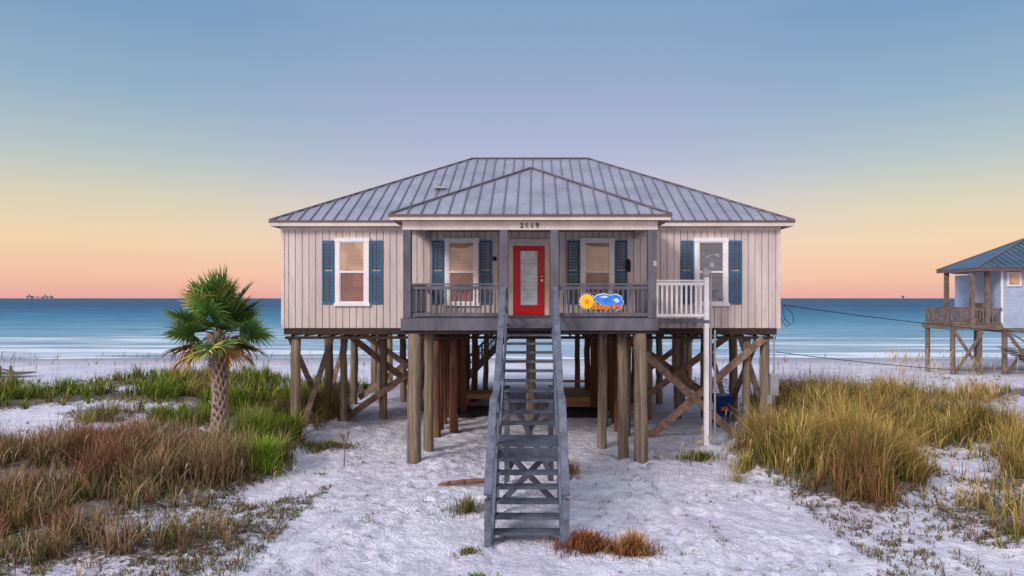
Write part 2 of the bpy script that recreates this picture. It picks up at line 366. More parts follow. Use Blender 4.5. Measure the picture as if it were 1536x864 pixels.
f.box(PX0,PX1,PY0+.003,PY0+.03,PZ-.15,PZ-.03).box(PX0+.003,PX0+.03,PY0+.03,-.31,PZ-.15,PZ-.03).box(PX1-.03,PX1-.003,PY0+.03,-.31,PZ-.15,PZ-.03)
f.box(-3.22,3.24,-2.93,-2.75,5.93,6.15)
f.box(-3.2,-3.04,-2.74,-.03,5.95,6.15).box(3.06,3.22,-2.74,-.03,5.95,6.15).done()
f=MB('soffit','soffit',house); f.box(EX0+.04,EX1-.04,EY0+.04,EY1,EZ-.15,EZ-.11)
f.box(PX0+.04,PX1-.04,PY0+.04,-.02,PZ-.145,PZ-.12).done()

def window(xc,up,lo,nm,zt=5.98,zb=3.96,y=0):
    f=MB(nm+'_frame','trim',house,.006); hw=.5
    f.box(xc-hw,xc-hw+.13,y-.06,y-.002,zb+.1,zt-.12).box(xc+hw-.13,xc+hw,y-.06,y-.002,zb+.1,zt-.12)
    f.box(xc-hw-.02,xc+hw+.02,y-.07,y-.002,zt-.12,zt).box(xc-hw-.03,xc+hw+.03,y-.085,y-.002,zb,zb+.1)
    zm=(zt+zb)/2; f.box(xc-hw+.13,xc+hw-.13,y-.05,y-.004,zm-.03,zm+.03)
    for a in (xc-hw+.13,xc+hw-.16): f.box(a,a+.03,y-.045,y-.006,zb+.1,zt-.12)
    f.box(xc-hw+.16,xc+hw-.16,y-.044,y-.008,zt-.15,zt-.12).box(xc-hw+.16,xc+hw-.16,y-.044,y-.008,zb+.1,zb+.14); f.done()
    MB(nm+'_upper_pane',up,house).poly((xc-.34,y-.02,zm+.03),(xc+.34,y-.02,zm+.03),(xc+.34,y-.02,zt-.15),(xc-.34,y-.02,zt-.15)).done()
    MB(nm+'_lower_pane',lo,house).poly((xc-.34,y-.015,zb+.14),(xc+.34,y-.015,zb+.14),(xc+.34,y-.015,zm-.03),(xc-.34,y-.015,zm-.03)).done()
    s=MB(nm+'_shutters','shutter',house,.004)
    for a in (xc-hw-.39,xc+hw+.035):
        z0,z1=zb+.06,zt-.08; W=.355
        s.box(a,a+.05,y-.045,y-.002,z0,z1).box(a+W-.05,a+W,y-.045,y-.002,z0,z1)
        for zz in (z0,(z0+z1)/2-.04,z1-.08): s.box(a+.05,a+W-.05,y-.043,y-.004,zz,zz+.08)
        z=z0+.1
        while z<z1-.11:
            if abs(z-(z0+z1)/2)>.07: s.beam((a+.05,y-.022,z),(a+W-.05,y-.022,z),.04,.012,up=(0,-.5,.8))
            z+=.045
    s.done()
window(-5.265,'blind_up','blind_lo','left_wing_window'); window(5.345,'glass_dk','glass_dk','right_wing_window')
window(-2.03,'blind_up','blind_lo','porch_left_window'); window(1.98,'blind_up','blind_lo','porch_right_window')
dx=-.04
d=MB('door_trim','cream',house,.004); d.box(dx-.60,dx-.465,-.07,-.002,FZ,5.83).box(dx+.465,dx+.6,-.07,-.002,FZ,5.83).box(dx-.62,dx+.62,-.075,-.002,5.832,5.95)
d.box(dx-.465,dx+.465,-.06,-.002,5.74,5.83).done()
d=MB('door_leaf','red',house,.006); d.box(dx-.46,dx-.25,-.05,-.004,FZ+.02,5.735).box(dx+.25,dx+.46,-.05,-.004,FZ+.02,5.735)
d.box(dx-.25,dx+.25,-.05,-.004,FZ+.02,FZ+.30).box(dx-.25,dx+.25,-.05,-.004,5.59,5.735).done()
MB('door_glass','doorglass',house).poly((dx-.25,-.02,FZ+.3),(dx+.25,-.02,FZ+.3),(dx+.25,-.02,5.59),(dx-.25,-.02,5.59)).done()
d=MB('door_knob','knob',house,0,True); d.cyl((dx+.38,-.05,4.72),(dx+.38,-.12,4.72),.035,.035,10).box(dx+.35,dx+.41,-.065,-.052,4.78,4.9).done()
l=MB('wall_lantern','black',house); l.box(2.83,2.95,-.14,-.02,4.98,5.28).cyl((2.89,-.08,5.28),(2.89,-.08,5.36),.08,.01,8)
l.cyl((-1.05,-.09,5.3),(-1.05,-.09,5.42),.05,.05,8).done()
MB('wall_meter_box','metalgrey',house,.01).box(3.13,3.21,-2.965,-2.952,5.0,5.14).done()
pc=MB('porch_posts','gpaint',house,.01)
for a,b in ((-3.2,-3.0),(3.0,3.21),(-.75,-.54),(.53,.74)): pc.box(a,b,-2.95,-2.76,FZ if abs(a)>1 and abs(b)>1 else 3.2,5.928)
pc.done()
dk=MB('porch_deck','gpaint',house,.006)
y=-2.93
while y<-.03: dk.box(-3.22,3.24,y,y+.135,FZ-.035,FZ-.003); y+=.14
dk.box(-3.24,3.26,-2.985,-2.953,3.38,FZ-.005).box(-3.26,-3.225,-2.95,-.03,3.38,FZ-.005).box(3.245,3.28,-2.95,-.03,3.38,FZ-.005).done()
pj=MB('porch_joists','joist',house)
for i in range(17): pj.box(-3.15+i*.39,-3.11+i*.39,-2.9,-.05,3.42,3.64)
pj.box(-3.2,3.2,-2.9,-2.75,3.3,3.415); pj.done()
def railing(nm,p,q,mat,z0,z1,parent,step=.125,bal=.04):
    r=MB(nm,mat,parent,.004); p=Vector(p);q=Vector(q);L=(q-p).length
    r.beam(p+Vector((0,0,z1)),q+Vector((0,0,z1)),.12,.045); r.beam(p+Vector((0,0,z1-.09)),q+Vector((0,0,z1-.09)),.04,.09)
    r.beam(p+Vector((0,0,z0)),q+Vector((0,0,z0)),.04,.09); n=int(L/step)
    for i in range(1,n):
        c=p.lerp(q,i/n); r.box(c.x-bal/2,c.x+bal/2,c.y-bal/2,c.y+bal/2,z0+.046,z1-.136)
    r.done()
railing('porch_railing_left',(-3,-2.86,0),(-.75,-2.86,0),'gpaint',FZ+.09,FZ+.86,house)
railing('porch_railing_right',(.74,-2.86,0),(3,-2.86,0),'gpaint',FZ+.09,FZ+.86,house)
railing('porch_railing_side_left',(-3.1,-2.75,0),(-3.1,-.05,0),'gpaint',FZ+.09,FZ+.86,house)
railing('porch_railing_side_right',(3.1,-2.75,0),(3.1,-.05,0),'gpaint',FZ+.09,FZ+.86,house)
text('house_number','2 6 1 9',(.0,-2.945,5.98),.17,'number',house,off=.004)

pl=MB('pilings','pile',house,0,True); pr=MB('inner_pilings','redpile',house,0,True)
def pile(x,y,top,r=.15,s=None): (s or pl).cyl((x+random.uniform(-.05,.05),y,-.6),(x,y,top),r*1.06,r*.92,14,.035,11)
for x in (-2.93,2.82): pile(x,-2.78,3.3,.175)
pile(2.42,-2.3,3.38,.14); pile(2.02,-1.2,3.38,.13); pile(-2.75,-1.5,3.38,.14)
for yy in (.25,3.45,6.85,10.15):
    for x in (-7.02,7.0): pile(x,yy,2.98)
for i in range(9):
    for x in (-2.95,2.9): pile(x+random.uniform(-.1,.1),.3+i*1.22,2.98,.15,pr)
for (x,y) in ((-2.4,1.0),(-2.45,4.6),(-2.3,7.4),(2.4,2.2),(2.35,5.6),(2.3,8.2)): pile(x,y,2.98,.13,pr)
for yy in (3.45,6.85,10.15):
    for x in (-5.1,5.05): pile(x,yy,2.98,.13)
for (x,y) in ((-6.2,2.4),(-4.0,5.2),(-6.0,6.9),(-4.1,8.6),(-4.1,3.4),(4.1,3.5),(6.0,3.5),(4.1,6.8),(6.0,6.9),(6.5,.3),(4.2,9.5),(-2.0,9.8),(2.0,9.8),(-1.5,10.1)): pile(x,y,2.98,.12)
pile(0.0,2.6,2.98,.17); pile(-.05,9.5,2.98,.14)
pl.done(); pr.done()
br=MB('cross_braces','brace',house,.006)
def brace(a,b,w=.05,h=.22): br.beam(a,b,h,w,up=(0,-1,0))
brace((3.15,-.02,2.75),(6.35,-.02,-.1)); brace((6.9,.03,3.0),(3.2,.03,-.2))
brace((3.1,3.67,3.0),(6.9,3.67,.3)); brace((6.9,3.22,3.0),(3.1,3.22,.2)); brace((3.1,6.6,3.0),(6.9,6.6,.3)); brace((6.9,7.08,3.0),(3.1,7.08,.2))
brace((-6.6,3.67,3.1),(-3.1,3.67,.3)); brace((-3.1,3.22,2.4),(-6.6,3.22,-.1)); brace((-6.9,6.6,3.0),(-3.1,6.6,.3)); brace((-3.1,7.08,3.0),(-6.9,7.08,.2))
for x in (-7.02,7.0): 
    br.beam((x-.18,.3,3),(x-.18,3.4,.3),.05,.18,up=(1,0,0)); br.beam((x+.18,3.4,3),(x+.18,.3,.3),.05,.18,up=(1,0,0))
    br.beam((x-.18,6.8,3),(x-.18,3.5,.3),.05,.18,up=(1,0,0))
br.done()

st=MB('stair_treads','stread',house,.005); sg=MB('stair_stringers','stair',house,.005); rl=MB('stair_railings','stair',house,.006)
yt,zt=-2.97,FZ; yl0,yl1=-6.2,-7.2; zl=1.40; yb=-8.72
nU=12
for i in range(1,nU):
    z=zt-(zt-zl)*i/nU; y=yt-(yt-yl0)*(i-.5)/nU; st.box(-.56,.56,y-.15,y-.02,z-.045,z).box(-.56,.56,y-.01,y+.12,z-.045,z)
for k_ in range(7):
    y0=yl1+k_*(yl0-yl1)/7; st.box(-.56,.56,y0+.006,y0+.136,zl-.04,zl)
st.box(-.56,.56,yl1-.035,yl1-.002,zl-.2,zl-.045)
nL=7
for i in range(1,nL):
    z=zl-zl*i/nL; y=yl1-(yl1-yb)*(i-.3)/nL; st.box(-.56,.56,y-.14,y-.01,z-.045,z).box(-.56,.56,y,y+.12,z-.045,z)
for s_ in (-1,1):
    xx=s_*.585
    sg.beam((xx,yt,zt-.2),(xx,yl0,zl-.12),.045,.28); sg.beam((xx,yl0+.02,zl-.14),(xx,yl1,zl-.14),.043,.24); sg.beam((xx,yl1,zl-.12),(xx,yb,-.1),.045,.28)
    hx=s_*.655
    top=[(hx,-2.9,zt+.80),(hx,yl0,zl+.88),(hx,yl1-.02,zl+.86),(hx,yb-.05,.9)]
    for a,b in zip(top,top[1:]):
        rl.beam(a,b,.14,.045); a2=Vector(a)-Vector((0,0,.09)); b2=Vector(b)-Vector((0,0,.09)); rl.beam(a2,b2,.04,.12)
        rl.beam(a2-Vector((0,0,.36)),b2-Vector((0,0,.36)),.038,.1)
    for (y,z0,z1) in ((yb,-.3,.84),(yl1+.05,-.3,zl+.84),(yl0-.02,-.3,zl+.84),(-4.6,2.3,3.38)):
        rl.box(hx-.06,hx+.06,y-.05,y+.05,z0,z1-.02)
st.done(); sg.done(); rl.done()
sb2=MB('stair_supports','stread',house,.005)
for y in (yl0+.05,): 
    sb2.beam((-.5,y,1.1),(.5,y,.05),.12,.04,up=(0,-1,0)); sb2.beam((.5,y+.05,1.1),(-.5,y+.05,.05),.12,.04,up=(0,-1,0))
for s_ in (-1,1): sb2.box(s_*.5-.06,s_*.5+.06,-4.7,-4.58,-.3,2.2)
sb2.beam((-.45,-4.72,2.0),(.45,-4.72,.3),.12,.04,up=(0,-1,0)); sb2.beam((.45,-4.56,2.0),(-.45,-4.56,.3),.12,.04,up=(0,-1,0))
sb2.done()

railing('side_landing_railing',(3.45,-.95,0),(4.95,-.95,0),'trim',FZ+.02,FZ+1.0,house,.13,.05)
sl=MB('side_landing','trim',house,.006); sl.box(3.3,3.42,-1.02,-.9,FZ-.1,4.7).box(4.9,5.03,-1.03,-.9,-.4,4.8)
sl.box(4.9,5.02,-.15,-.03,3.4,4.6); sl.done()
MB('side_landing_floor','gpaint',house,.006).box(3.29,5.04,-1.04,-.03,FZ-.2,FZ-.105).done()
mt=MB('utility_boxes','metalgrey',house,.01)
mt.box(5.07,5.11,-1.0,-.96,-.4,5.4).box(4.84,5.0,-1.12,-1.04,4.82,5.05).box(5.02,5.16,-1.08,-1.01,5.05,5.2).cyl((5.0,-1.05,5.36),(4.92,-1.18,5.3),.03,.07,10).cyl((5.16,-1.05,5.42),(5.26,-1.18,5.36),.03,.07,10).beam((5.0,-1.02,5.38),(5.16,-1.02,5.38),.03,.03)
mt.box(7.12,7.36,.02,.14,1.3,1.95).cyl((7.24,.08,1.95),(7.24,.08,3.3),.03,.03,8).cyl((7.24,.08,-.3),(7.24,.08,1.3),.03,.03,8)
mt.box(6.95,7.1,-.2,-.12,1.1,1.35); mt.cyl((5.2,-1.0,3.3),(5.2,-1.0,-.3),.03,.03,8); mt.done()

railing('rear_deck_railing',(-7,13.6,0),(7,13.6,0),'gpaint',FZ+.09,FZ+.95,house,.14)
rd=MB('rear_deck','joist',house); rd.box(-7.2,7.2,10.42,13.7,3.38,3.62); rd.done()
pd=MB('rear_pilings','pile',house,0,True)
for x in (-7,-3.5,0,3.5,7): pd.cyl((x,13.4,-.8),(x,13.4,3.38),.14,.13,12,.02,5)
pd.done()
rs=MB('rear_stairs','stair',house)
for yy in (11.6,12.7):
    rs.beam((-.3,yy,3.3),(-3.6,yy,-.1),.06,.30); rs.beam((-.3,yy,4.1),(-3.6,yy,.8),.07,.10); rs.beam((-.3,yy,3.75),(-3.6,yy,.45),.05,.06)
    for i in range(24): 
        t_=i/23; xx=-.3-3.3*t_; zz=3.3-3.4*t_; rs.box(xx-.025,xx+.025,yy-.025,yy+.025,zz,zz+.8)
for i in range(1,17): xx=-.3-3.3*i/17; rs.box(xx-.14,xx+.14,11.62,12.68,3.3-3.4*i/17,3.34-3.4*i/17)
rs.done()

sg_=empty('sun_and_fish_sign')
pts=[]
cx,cz=1.45,4.11
for i in range(32):
    r_=.2 if i%2==0 else .15; a=2*math.pi*i/32; pts.append((cx+r_*math.cos(a),cz+r_*math.sin(a)))
MB('sun_rays','signw',sg_).prism([(cx+(x-cx)*1.12,cz+(z-cz)*1.12) for x,z in pts],-2.955,-2.94).done()
MB('sun_disc','sun',sg_).prism(pts,-2.975,-2.957).done()
MB('sun_face','sorange',sg_).prism([(cx+.06*math.cos(i*.52),cz+.06*math.sin(i*.52)) for i in range(12)],-2.979,-2.976).done()
bl=[(1.62,4.20),(1.72,4.27),(1.9,4.30),(2.05,4.26),(2.16,4.29),(2.3,4.24),(2.36,4.1),(2.32,3.95),(2.2,3.90),(2.1,3.98),(1.95,4.0),(1.8,4.05),(1.7,4.12)]
cxx,czz=2.0,4.1
MB('fish_edge','signw',sg_).prism([(cxx+(x-cxx)*1.06,czz+(z-czz)*1.12) for x,z in bl[::-1]],-2.955,-2.938).done()
MB('fish_body','blue',sg_).prism(bl[::-1],-2.97,-2.957).done()
MB('fish_highlight','signw',sg_).prism([(1.75,4.22),(1.9,4.265),(2.0,4.23),(1.9,4.2)],-2.974,-2.971).prism([(2.1,4.16),(2.2,4.2),(2.28,4.12),(2.2,4.08)],-2.974,-2.971).done()
text('sign_lettering','Sunny Sea',(1.95,-2.985,3.93),.19,'sorange',sg_,ext=.006,shear=.3,off=.008)

mt=empty('floor_mats'); MB('mat_left','black',mt,.01).box(-2.75,-1.3,3.9,5.9,.0,.09).done()
MB('mat_right','black',mt,.01).box(1.15,2.7,3.6,5.6,.0,.09).done()
wp=empty('wooden_platform'); z=MB('platform_boards','deckwood',wp,.006)
for i in range(12): z.box(.9+i*.15,1.04+i*.15,6.0,8.8,.36,.40)
z.box(.9,2.7,5.95,5.99,.02,.40); z.box(.9,2.7,8.81,8.85,.1,.37); z.done()
z=MB('platform_back','deckwood',wp); z.box(.9,2.7,8.9,8.94,.6,.7).box(.9,.98,8.95,9.03,-.1,.95).box(2.6,2.7,8.95,9.03,-.1,.95).done()
wb=empty('wooden_bench'); z=MB('bench_boards','deckwood',wb,.006)
for i in range(9): z.box(-2.7,-1.3,6.4+i*.14,6.53+i*.14,.42,.46)
z.box(-2.6,-2.5,6.45,7.6,-.1,.418).box(-1.5,-1.4,6.45,7.6,-.1,.418); z.box(-2.7,-1.3,6.36,6.395,.28,.46).done()
tb=empty('trash_can'); z=MB('bin_body','bin',tb,.02)
ox,oy=.1,.55
i=len(z.v); z.v+=[(x_+ox,y_+oy,z_) for x_,y_,z_ in ((6.0,1.4,0),(6.34,1.4,0),(6.34,1.85,0),(6.0,1.85,0),(5.92,1.32,.95),(6.42,1.32,.95),(6.42,1.93,.95),(5.92,1.93,.95))]
z.f+=[tuple(i+k for k in q_) for q_ in ((0,3,2,1),(4,5,6,7),(0,1,5,4),(1,2,6,5),(2,3,7,6),(3,0,4,7))]
z.box(5.89+ox,6.45+ox,1.28+oy,1.97+oy,.955,1.04); z.cyl((5.96+ox,2.0+oy,.1),(6.02+ox,2.0+oy,.1),.12,.12,12).done()
MB('bin_label','orange',tb).box(6.06+ox,6.28+ox,1.31+oy,1.328+oy,.55,.68).done()
dw=MB('driftwood','drift',None,.0,True)
pp=[(-2.02,-5.0,.04),(-1.75,-5.05,.10),(-1.4,-5.0,.11),(-.92,-4.95,.13)]
for a,b,r0,r1 in zip(pp,pp[1:],(.02,.05,.06),(.05,.06,.05)): dw.cyl(a,b,r0,r1,9,.04,3)
dw.done()
tw=MB('dead_sapling','twig',None,0)
def twig(p,d,L,r,k):
    q=p+d*L; tw.cyl(p,q,r,r*.6,5)
    if k>0:
        for _ in range(3):
            dd=(d+Vector((random.uniform(-.45,.45),random.uniform(-.45,.45),random.uniform(-.05,.5)))).normalized(); twig(p.lerp(q,random.uniform(.5,1)),dd,L*.66,r*.6,k-1)
for (x,y,L) in ((-4.62,-3.2,.45),(4.0,-3.3,.2)): twig(Vector((x,y,0)),Vector((.05,0,1)),L,.018,4)
tw.done()

uc=empty('utility_cable')
cable('upper_cable',sag((7.5,.1,4.0),(27,9,2.5),.25),.014,'wire',uc)
cable('lower_cable',sag((7.3,.1,2.6),(27,9,1.1),.35),.012,'wire',uc)
cable('cable_loop',[(7.42,.05,3.6),(7.6,.05,3.35),(7.8,.0,3.5),(7.75,.0,3.75),(7.6,.05,3.9),(7.5,.1,4.0),(7.55,.1,3.6),(7.7,.1,3.45)],.012,'wire',uc)

# ---------------------------------------------------------------- neighbour
nb=empty('neighbor_beach_house')
z=MB('walls','nwall',nb); zz=2.4
while zz<5.8: z.box(28.0,31,20.6,23.2,zz,zz+.145); z.box(31.01,40,20.9,30,zz,zz+.145); zz+=.15
z.done()
z=MB('roof','nroof',nb); a=(26.0,19.8,5.98);b=(42,19.8,5.98);c_=(42,31,5.98);d_=(31.6,31,5.98);e_=(26.0,23.8,5.98);r0=(32,24.0,8.1);r1=(37,24.8,8.3)
z.poly(a,b,r1).poly(a,r1,r0).poly(b,c_,r1).poly(c_,d_,r0,r1).poly(d_,e_,r0).poly(e_,a,r0); z.done()
z=MB('roof_ribs','cap',nb)
for i in range(30):
    xx=26.6+i*.45; hh=min(1,(xx-26)/6.0); z.beam((xx,19.8,6.0),(xx,19.8+4.2*hh,6.0+2.12*hh),.05,.04)
z.beam((26,19.8,6.0),(32,24,8.13),.14,.05); z.beam((26,23.8,6.0),(32,24,8.13),.14,.05); z.done()
z=MB('eave_fascia','drip',nb); z.box(26.02,42,19.82,19.86,5.78,5.96).box(26.02,26.06,19.87,23.8,5.78,5.96).box(26.1,42,19.9,23.6,5.84,5.88).done()
z=MB('window_trim','trim',nb); z.box(28.3,29.15,20.5,20.58,4.9,5.75).done(); MB('window_glass','blind_up',nb).box(28.42,29.03,20.48,20.495,5.0,5.65).done()
MB('corner_board','trim',nb).box(27.97,28.1,20.56,20.595,2.4,5.8).done()
z=MB('deck','ndeck',nb,.01); z.box(24.9,27.98,20.4,23.4,2.3,2.62).box(28.0,40,20.5,29,2.15,2.38)
for x,y in ((26.2,20.4),(27.1,20.4),(26.3,23.1)): z.box(x-.12,x+.12,y,y+.2,2.6,5.84)
for x in (25.1,26.7,28.2,30,32):
    for y in (20.6,23.2): z.cyl((x,y,-1.2),(x,y,2.3),.15,.15,8)
z.beam((25.1,20.4,2.2),(26.7,20.4,-.2),.2,.05,up=(0,-1,0)); z.beam((26.7,20.3,2.2),(25.1,20.3,-.2),.2,.05,up=(0,-1,0)); z.beam((28.2,20.4,2.2),(30,20.4,-.2),.2,.05,up=(0,-1,0)); z.beam((30,20.3,2.2),(28.2,20.3,-.2),.2,.05,up=(0,-1,0))
for i in range(10): z.box(27.2+i*.2,27.5+i*.2,18.6,19.8,1.3-i*.12,1.35-i*.12)
z.beam((27.2,18.6,2.2),(29.3,18.6,.9),.06,.08); z.beam((27.2,18.6,1.7),(29.3,18.6,.4),.06,.06)
z.done()
railing('deck_railing',(24.95,20.45,0),(27.95,20.45,0),'ndeck',2.7,3.6,nb,.18,.06); railing('deck_railing_side',(24.95,20.5,0),(24.95,23.3,0),'ndeck',2.7,3.6,nb,.18,.06); railing('deck_railing_rear',(24.95,23.35,0),(27.95,23.35,0),'ndeck',2.7,3.6,nb,.18,.06)
z=MB('deck_chair','ndeck',nb); z.box(27.2,27.8,21.2,21.9,2.95,3.02).box(27.2,27.8,21.9,21.96,3.02,3.9).box(27.2,27.28,21.2,21.28,2.6,2.95).box(27.72,27.8,21.2,21.28,2.6,2.95).done()
bw=MB('beach_walkover','ndeck',None,.01)
for i in range(8): bw.box(-30.6+i*.25,-30.4+i*.25,18,19.2,-.1,-.04)
for x in (-30.5,-29.8,-29.2): bw.box(x-.06,x+.06,17.95,18.05,-.6,.4)
bw.beam((-30.6,18,.35),(-29.0,18,.1),.06,.1); bw.done()
rg=MB('offshore_rig','steel',None)
for (x,wd,h) in ((-3710,34,18),(-3650,70,7),(-3595,30,15),(-3550,12,11)):
    rg.box(x-wd/2,x+wd/2,4980,5010,8,8+h*.6); rg.box(x-2,x+2,4985,4995,8+h*.6,8+h*1.3)
    for dxx in (-wd/2+2,wd/2-2): rg.box(x+dxx-2,x+dxx+2,4990,4994,SEA,8)
rg.box(2700,2708,4990,5000,SEA,22); rg.box(2695,2713,4990,5000,12,17); rg.done()

# ---------------------------------------------------------------- blades / vegetation
def blades(name,base,h,w,az,lean,col,mat='grass',parent=None,curl=1.0):
    n=len(base); d=np.stack([np.cos(az),np.sin(az),np.zeros(n)],-1); s=np.stack([-np.sin(az+rng.uniform(-1,1,n)),np.cos(az),np.zeros(n)],-1)
    s/=np.linalg.norm(s,axis=1)[:,None]
    up=np.array([0,0,1.0]); hh=h[:,None]; L=lean[:,None]
    m_=base+up*hh*.55+d*hh*L*.35; t_=base+up*hh*(1-.35*L*curl)+d*hh*L
    ww=w[:,None]
    V=np.stack([base-s*ww*.5,base+s*ww*.5,m_+s*ww*.42,m_-s*ww*.42,t_+s*ww*.1,t_-s*ww*.1],1).reshape(-1,3)
    i=np.arange(n)[:,None]*6; Q=np.concatenate([i+np.array([[0,1,2,3]]),i+np.array([[3,2,4,5]])],0)
    C=np.stack([col*.4,col*.4,col,col,col*1.35,col*1.35],1).reshape(-1,3)  # shade at blade roots painted into vertex colour; tips lightened
    me=bpy.data.meshes.new(name); fastmesh(me,V,Q,C); me.materials.append(M[mat])
    o=bpy.data.objects.new(name,me); S.collection.objects.link(o)
    if parent:o.parent=parent
    return o
L3=lambda *c: np.array(lin(*c)[:3])
PAL={0:[L3(158,132,102),L3(124,110,66),L3(178,146,116),L3(92,100,48),L3(146,102,80)],
     1:[L3(108,128,44),L3(136,142,54),L3(74,98,40),L3(168,160,74),L3(140,120,78)],
     2:[L3(182,152,88),L3(128,124,54),L3(204,174,106),L3(92,106,44),L3(150,114,74)]}
def region(name,x0,x1,y0,y1,dens,hb,wb_,nb_,minv=.12):
    n=int((x1-x0)*(y1-y0)*dens); x=rng.uniform(x0,x1,n); y=rng.uniform(y0,y1,n)
    d,k=veg(x,y); clump=fbm(x,y,.8,21,3)
    keep=(rng.uniform(0,1,n)<d**1.4*np.clip((clump-.36+.10*(d>.9))*3.4,0.04,1.0))&(d>minv)
    x=x[keep];y=y[keep];d=d[keep];k=k[:,keep];cl=clump[keep]
    n=len(x); 
    hv=hb*(.35+.8*d)*(.15+1.6*cl)*rng.uniform(.7,1.25,n)
    pn=fbm(x,y,1.3,44,3)
    r=rng.uniform(0,1,n); kind=np.where(r<k[0],0,np.where(r<k[0]+k[1],1,2))
    x=np.repeat(x,nb_);y=np.repeat(y,nb_);hv=np.repeat(hv,nb_);kind=np.repeat(kind,nb_);pn=np.repeat(pn,nb_)
    n=len(x); a=rng.uniform(0,2*math.pi,n); rr=rng.uniform(0,.08,n); x=x+np.cos(a)*rr;y=y+np.sin(a)*rr
    z=H(x,y)-.02; col=np.zeros((n,3))
    for kd in (0,1,2):
        P=np.array(PAL[kd]); idx=np.clip((rng.normal(0,.8,n)+pn*14-4.9),0,4).astype(int); mm=kind==kd; col[mm]=P[idx[mm]]
    col*=rng.uniform(.5,1.3,n)[:,None]
    h=hv*rng.uniform(.5,1.2,n)
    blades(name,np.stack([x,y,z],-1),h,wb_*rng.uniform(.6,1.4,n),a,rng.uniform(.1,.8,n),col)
    return n
cnt=region('dune_grass',-16,-3.9,-11,4.6,140,.62,.014,9)
cnt+=region('dune_grass',-50,-5,4.6,22,26,.55,.028,8)
cnt+=region('dune_grass',3.9,16,-11,5,140,.92,.014,9)
cnt+=region('dune_grass',6,50,5,22,24,.75,.026,8)
print('blades',cnt)
def oats(name,x,y,hm):
    n=len(x); z=H(x,y)-.02; az=rng.uniform(-.8,.8,n); h=rng.uniform(.7,1.25,n)*hm
    base=np.stack([x,y,z],-1); col=np.tile(L3(196,170,124),(n,1))*rng.uniform(.7,1.1,n)[:,None]
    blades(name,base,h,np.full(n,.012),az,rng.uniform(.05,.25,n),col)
    b2=base+np.array([0,0,1.0])*(h*.72)[:,None]+np.stack([np.cos(az),np.sin(az),0*az],-1)*(h*.06)[:,None]
    blades(name+'_heads',b2,h*.25,np.full(n,.04),az,rng.uniform(.2,.6,n),col)
n=300; x=rng.uniform(9,36,n); y=rng.uniform(8,20,n); oats('sea_oats',x,y,1.2)
n=90; oats('sea_oats',rng.normal(19.5,1.4,n),rng.normal(14,1.5,n),1.7)
n=260; x=rng.uniform(-40,-8,n); y=rng.uniform(14,24,n); oats('sea_oats',x,y,1.3)
n=160; x=np.concatenate([rng.normal(8.2,1.8,n),rng.normal(4.6,.8,30)]); y=np.concatenate([rng.normal(-2,2.6,n),rng.normal(-4,1.2,30)]); oats('sea_oats',x,y,.8)
n=150; oats('sea_oats',rng.normal(-9.5,2.2,n),rng.normal(-5,2.2,n),.7)
def patch(name,cx,cy,rx,ry,n,h,w,cols,lean=(.2,.9)):
    a=rng.uniform(0,2*math.pi,n); r=np.abs(rng.normal(0,.5,n)); x=cx+rx*r*np.cos(a); y=cy+ry*r*np.sin(a)
    c=np.array(cols)[rng.integers(0,len(cols),n)]*rng.uniform(.6,1.3,n)[:,None]
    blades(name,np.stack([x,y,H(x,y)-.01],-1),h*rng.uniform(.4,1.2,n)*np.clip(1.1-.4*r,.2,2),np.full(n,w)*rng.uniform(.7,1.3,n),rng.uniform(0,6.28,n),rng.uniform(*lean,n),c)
RB=[L3(136,78,56),L3(166,112,62),L3(106,66,50),L3(180,146,76)]; GR=[L3(96,130,50),L3(124,144,58),L3(76,108,42)]; BR=[L3(136,104,78),L3(106,100,58),L3(160,130,94)]
patch('dry_bush',1.0,-8.75,.65,.4,1300,.30,.012,RB[:3]); patch('dry_bush',1.75,-8.95,.45,.32,900,.38,.012,[RB[1],RB[3],RB[0]])
patch('weed_patch',-1.2,-6.8,.5,.35,320,.36,.012,BR+GR[:1]); patch('weed_patch',4.4,-2.5,.8,.4,500,.3,.016,GR+BR[:1])
patch('weed_patch',1.0,-3.8,.3,.7,160,.42,.01,RB); patch('weed_patch',-.75,-10.0,.5,.25,160,.07,.03,GR); patch('weed_patch',-.95,-9.0,.3,.25,120,.12,.02,BR+GR)
patch('weed_patch',-5.6,-1.4,1.1,.6,900,.22,.02,GR[:1]+BR+[L3(80,114,66)]); patch('green_shrub',-6.25,-4.2,.4,.4,800,.75,.018,[L3(136,164,48),L3(108,146,44),L3(160,180,66)])
patch('weed_patch',5.2,-3.6,.45,.35,250,.55,.012,[L3(190,170,90),L3(150,146,66)]); patch('weed_patch',4.75,-4.6,.25,.5,70,.5,.01,[L3(186,160,110)])
def scatter(name,n,fx,hm,wm,cols,th=.47):
    x,y=fx(n); m_=fbm(x,y,1.3,51,3); k_=(m_>th)&(np.hypot(x,(y+9)*.6)>1.0)
    x=x[k_];y=y[k_]; sz=np.repeat(rng.uniform(.4,1.6,len(x)),8); x=np.repeat(x,8)+rng.normal(0,.035,len(x)*8)*sz; y=np.repeat(y,8)+rng.normal(0,.035,len(y)*8)*sz; n=len(x)
    c=np.array(cols)[rng.integers(0,len(cols),n)]*rng.uniform(.6,1.2,n)[:,None]
    blades(name,np.stack([x,y,H(x,y)-.004],-1),hm*sz*rng.uniform(.3,1.2,n),wm*rng.uniform(.6,1.3,n),rng.uniform(0,6.28,n),rng.uniform(.4,1.4,n),c)
LT=BR+GR[:1]+[L3(98,76,60)]
scatter('ground_litter',6500,lambda n:(rng.uniform(-13,-4.4,n),rng.uniform(-11,-4,n)),.10,.014,LT)
scatter('ground_litter',3600,lambda n:(rng.uniform(5.5,15,n),rng.uniform(-11,-1,n)),.11,.014,LT)
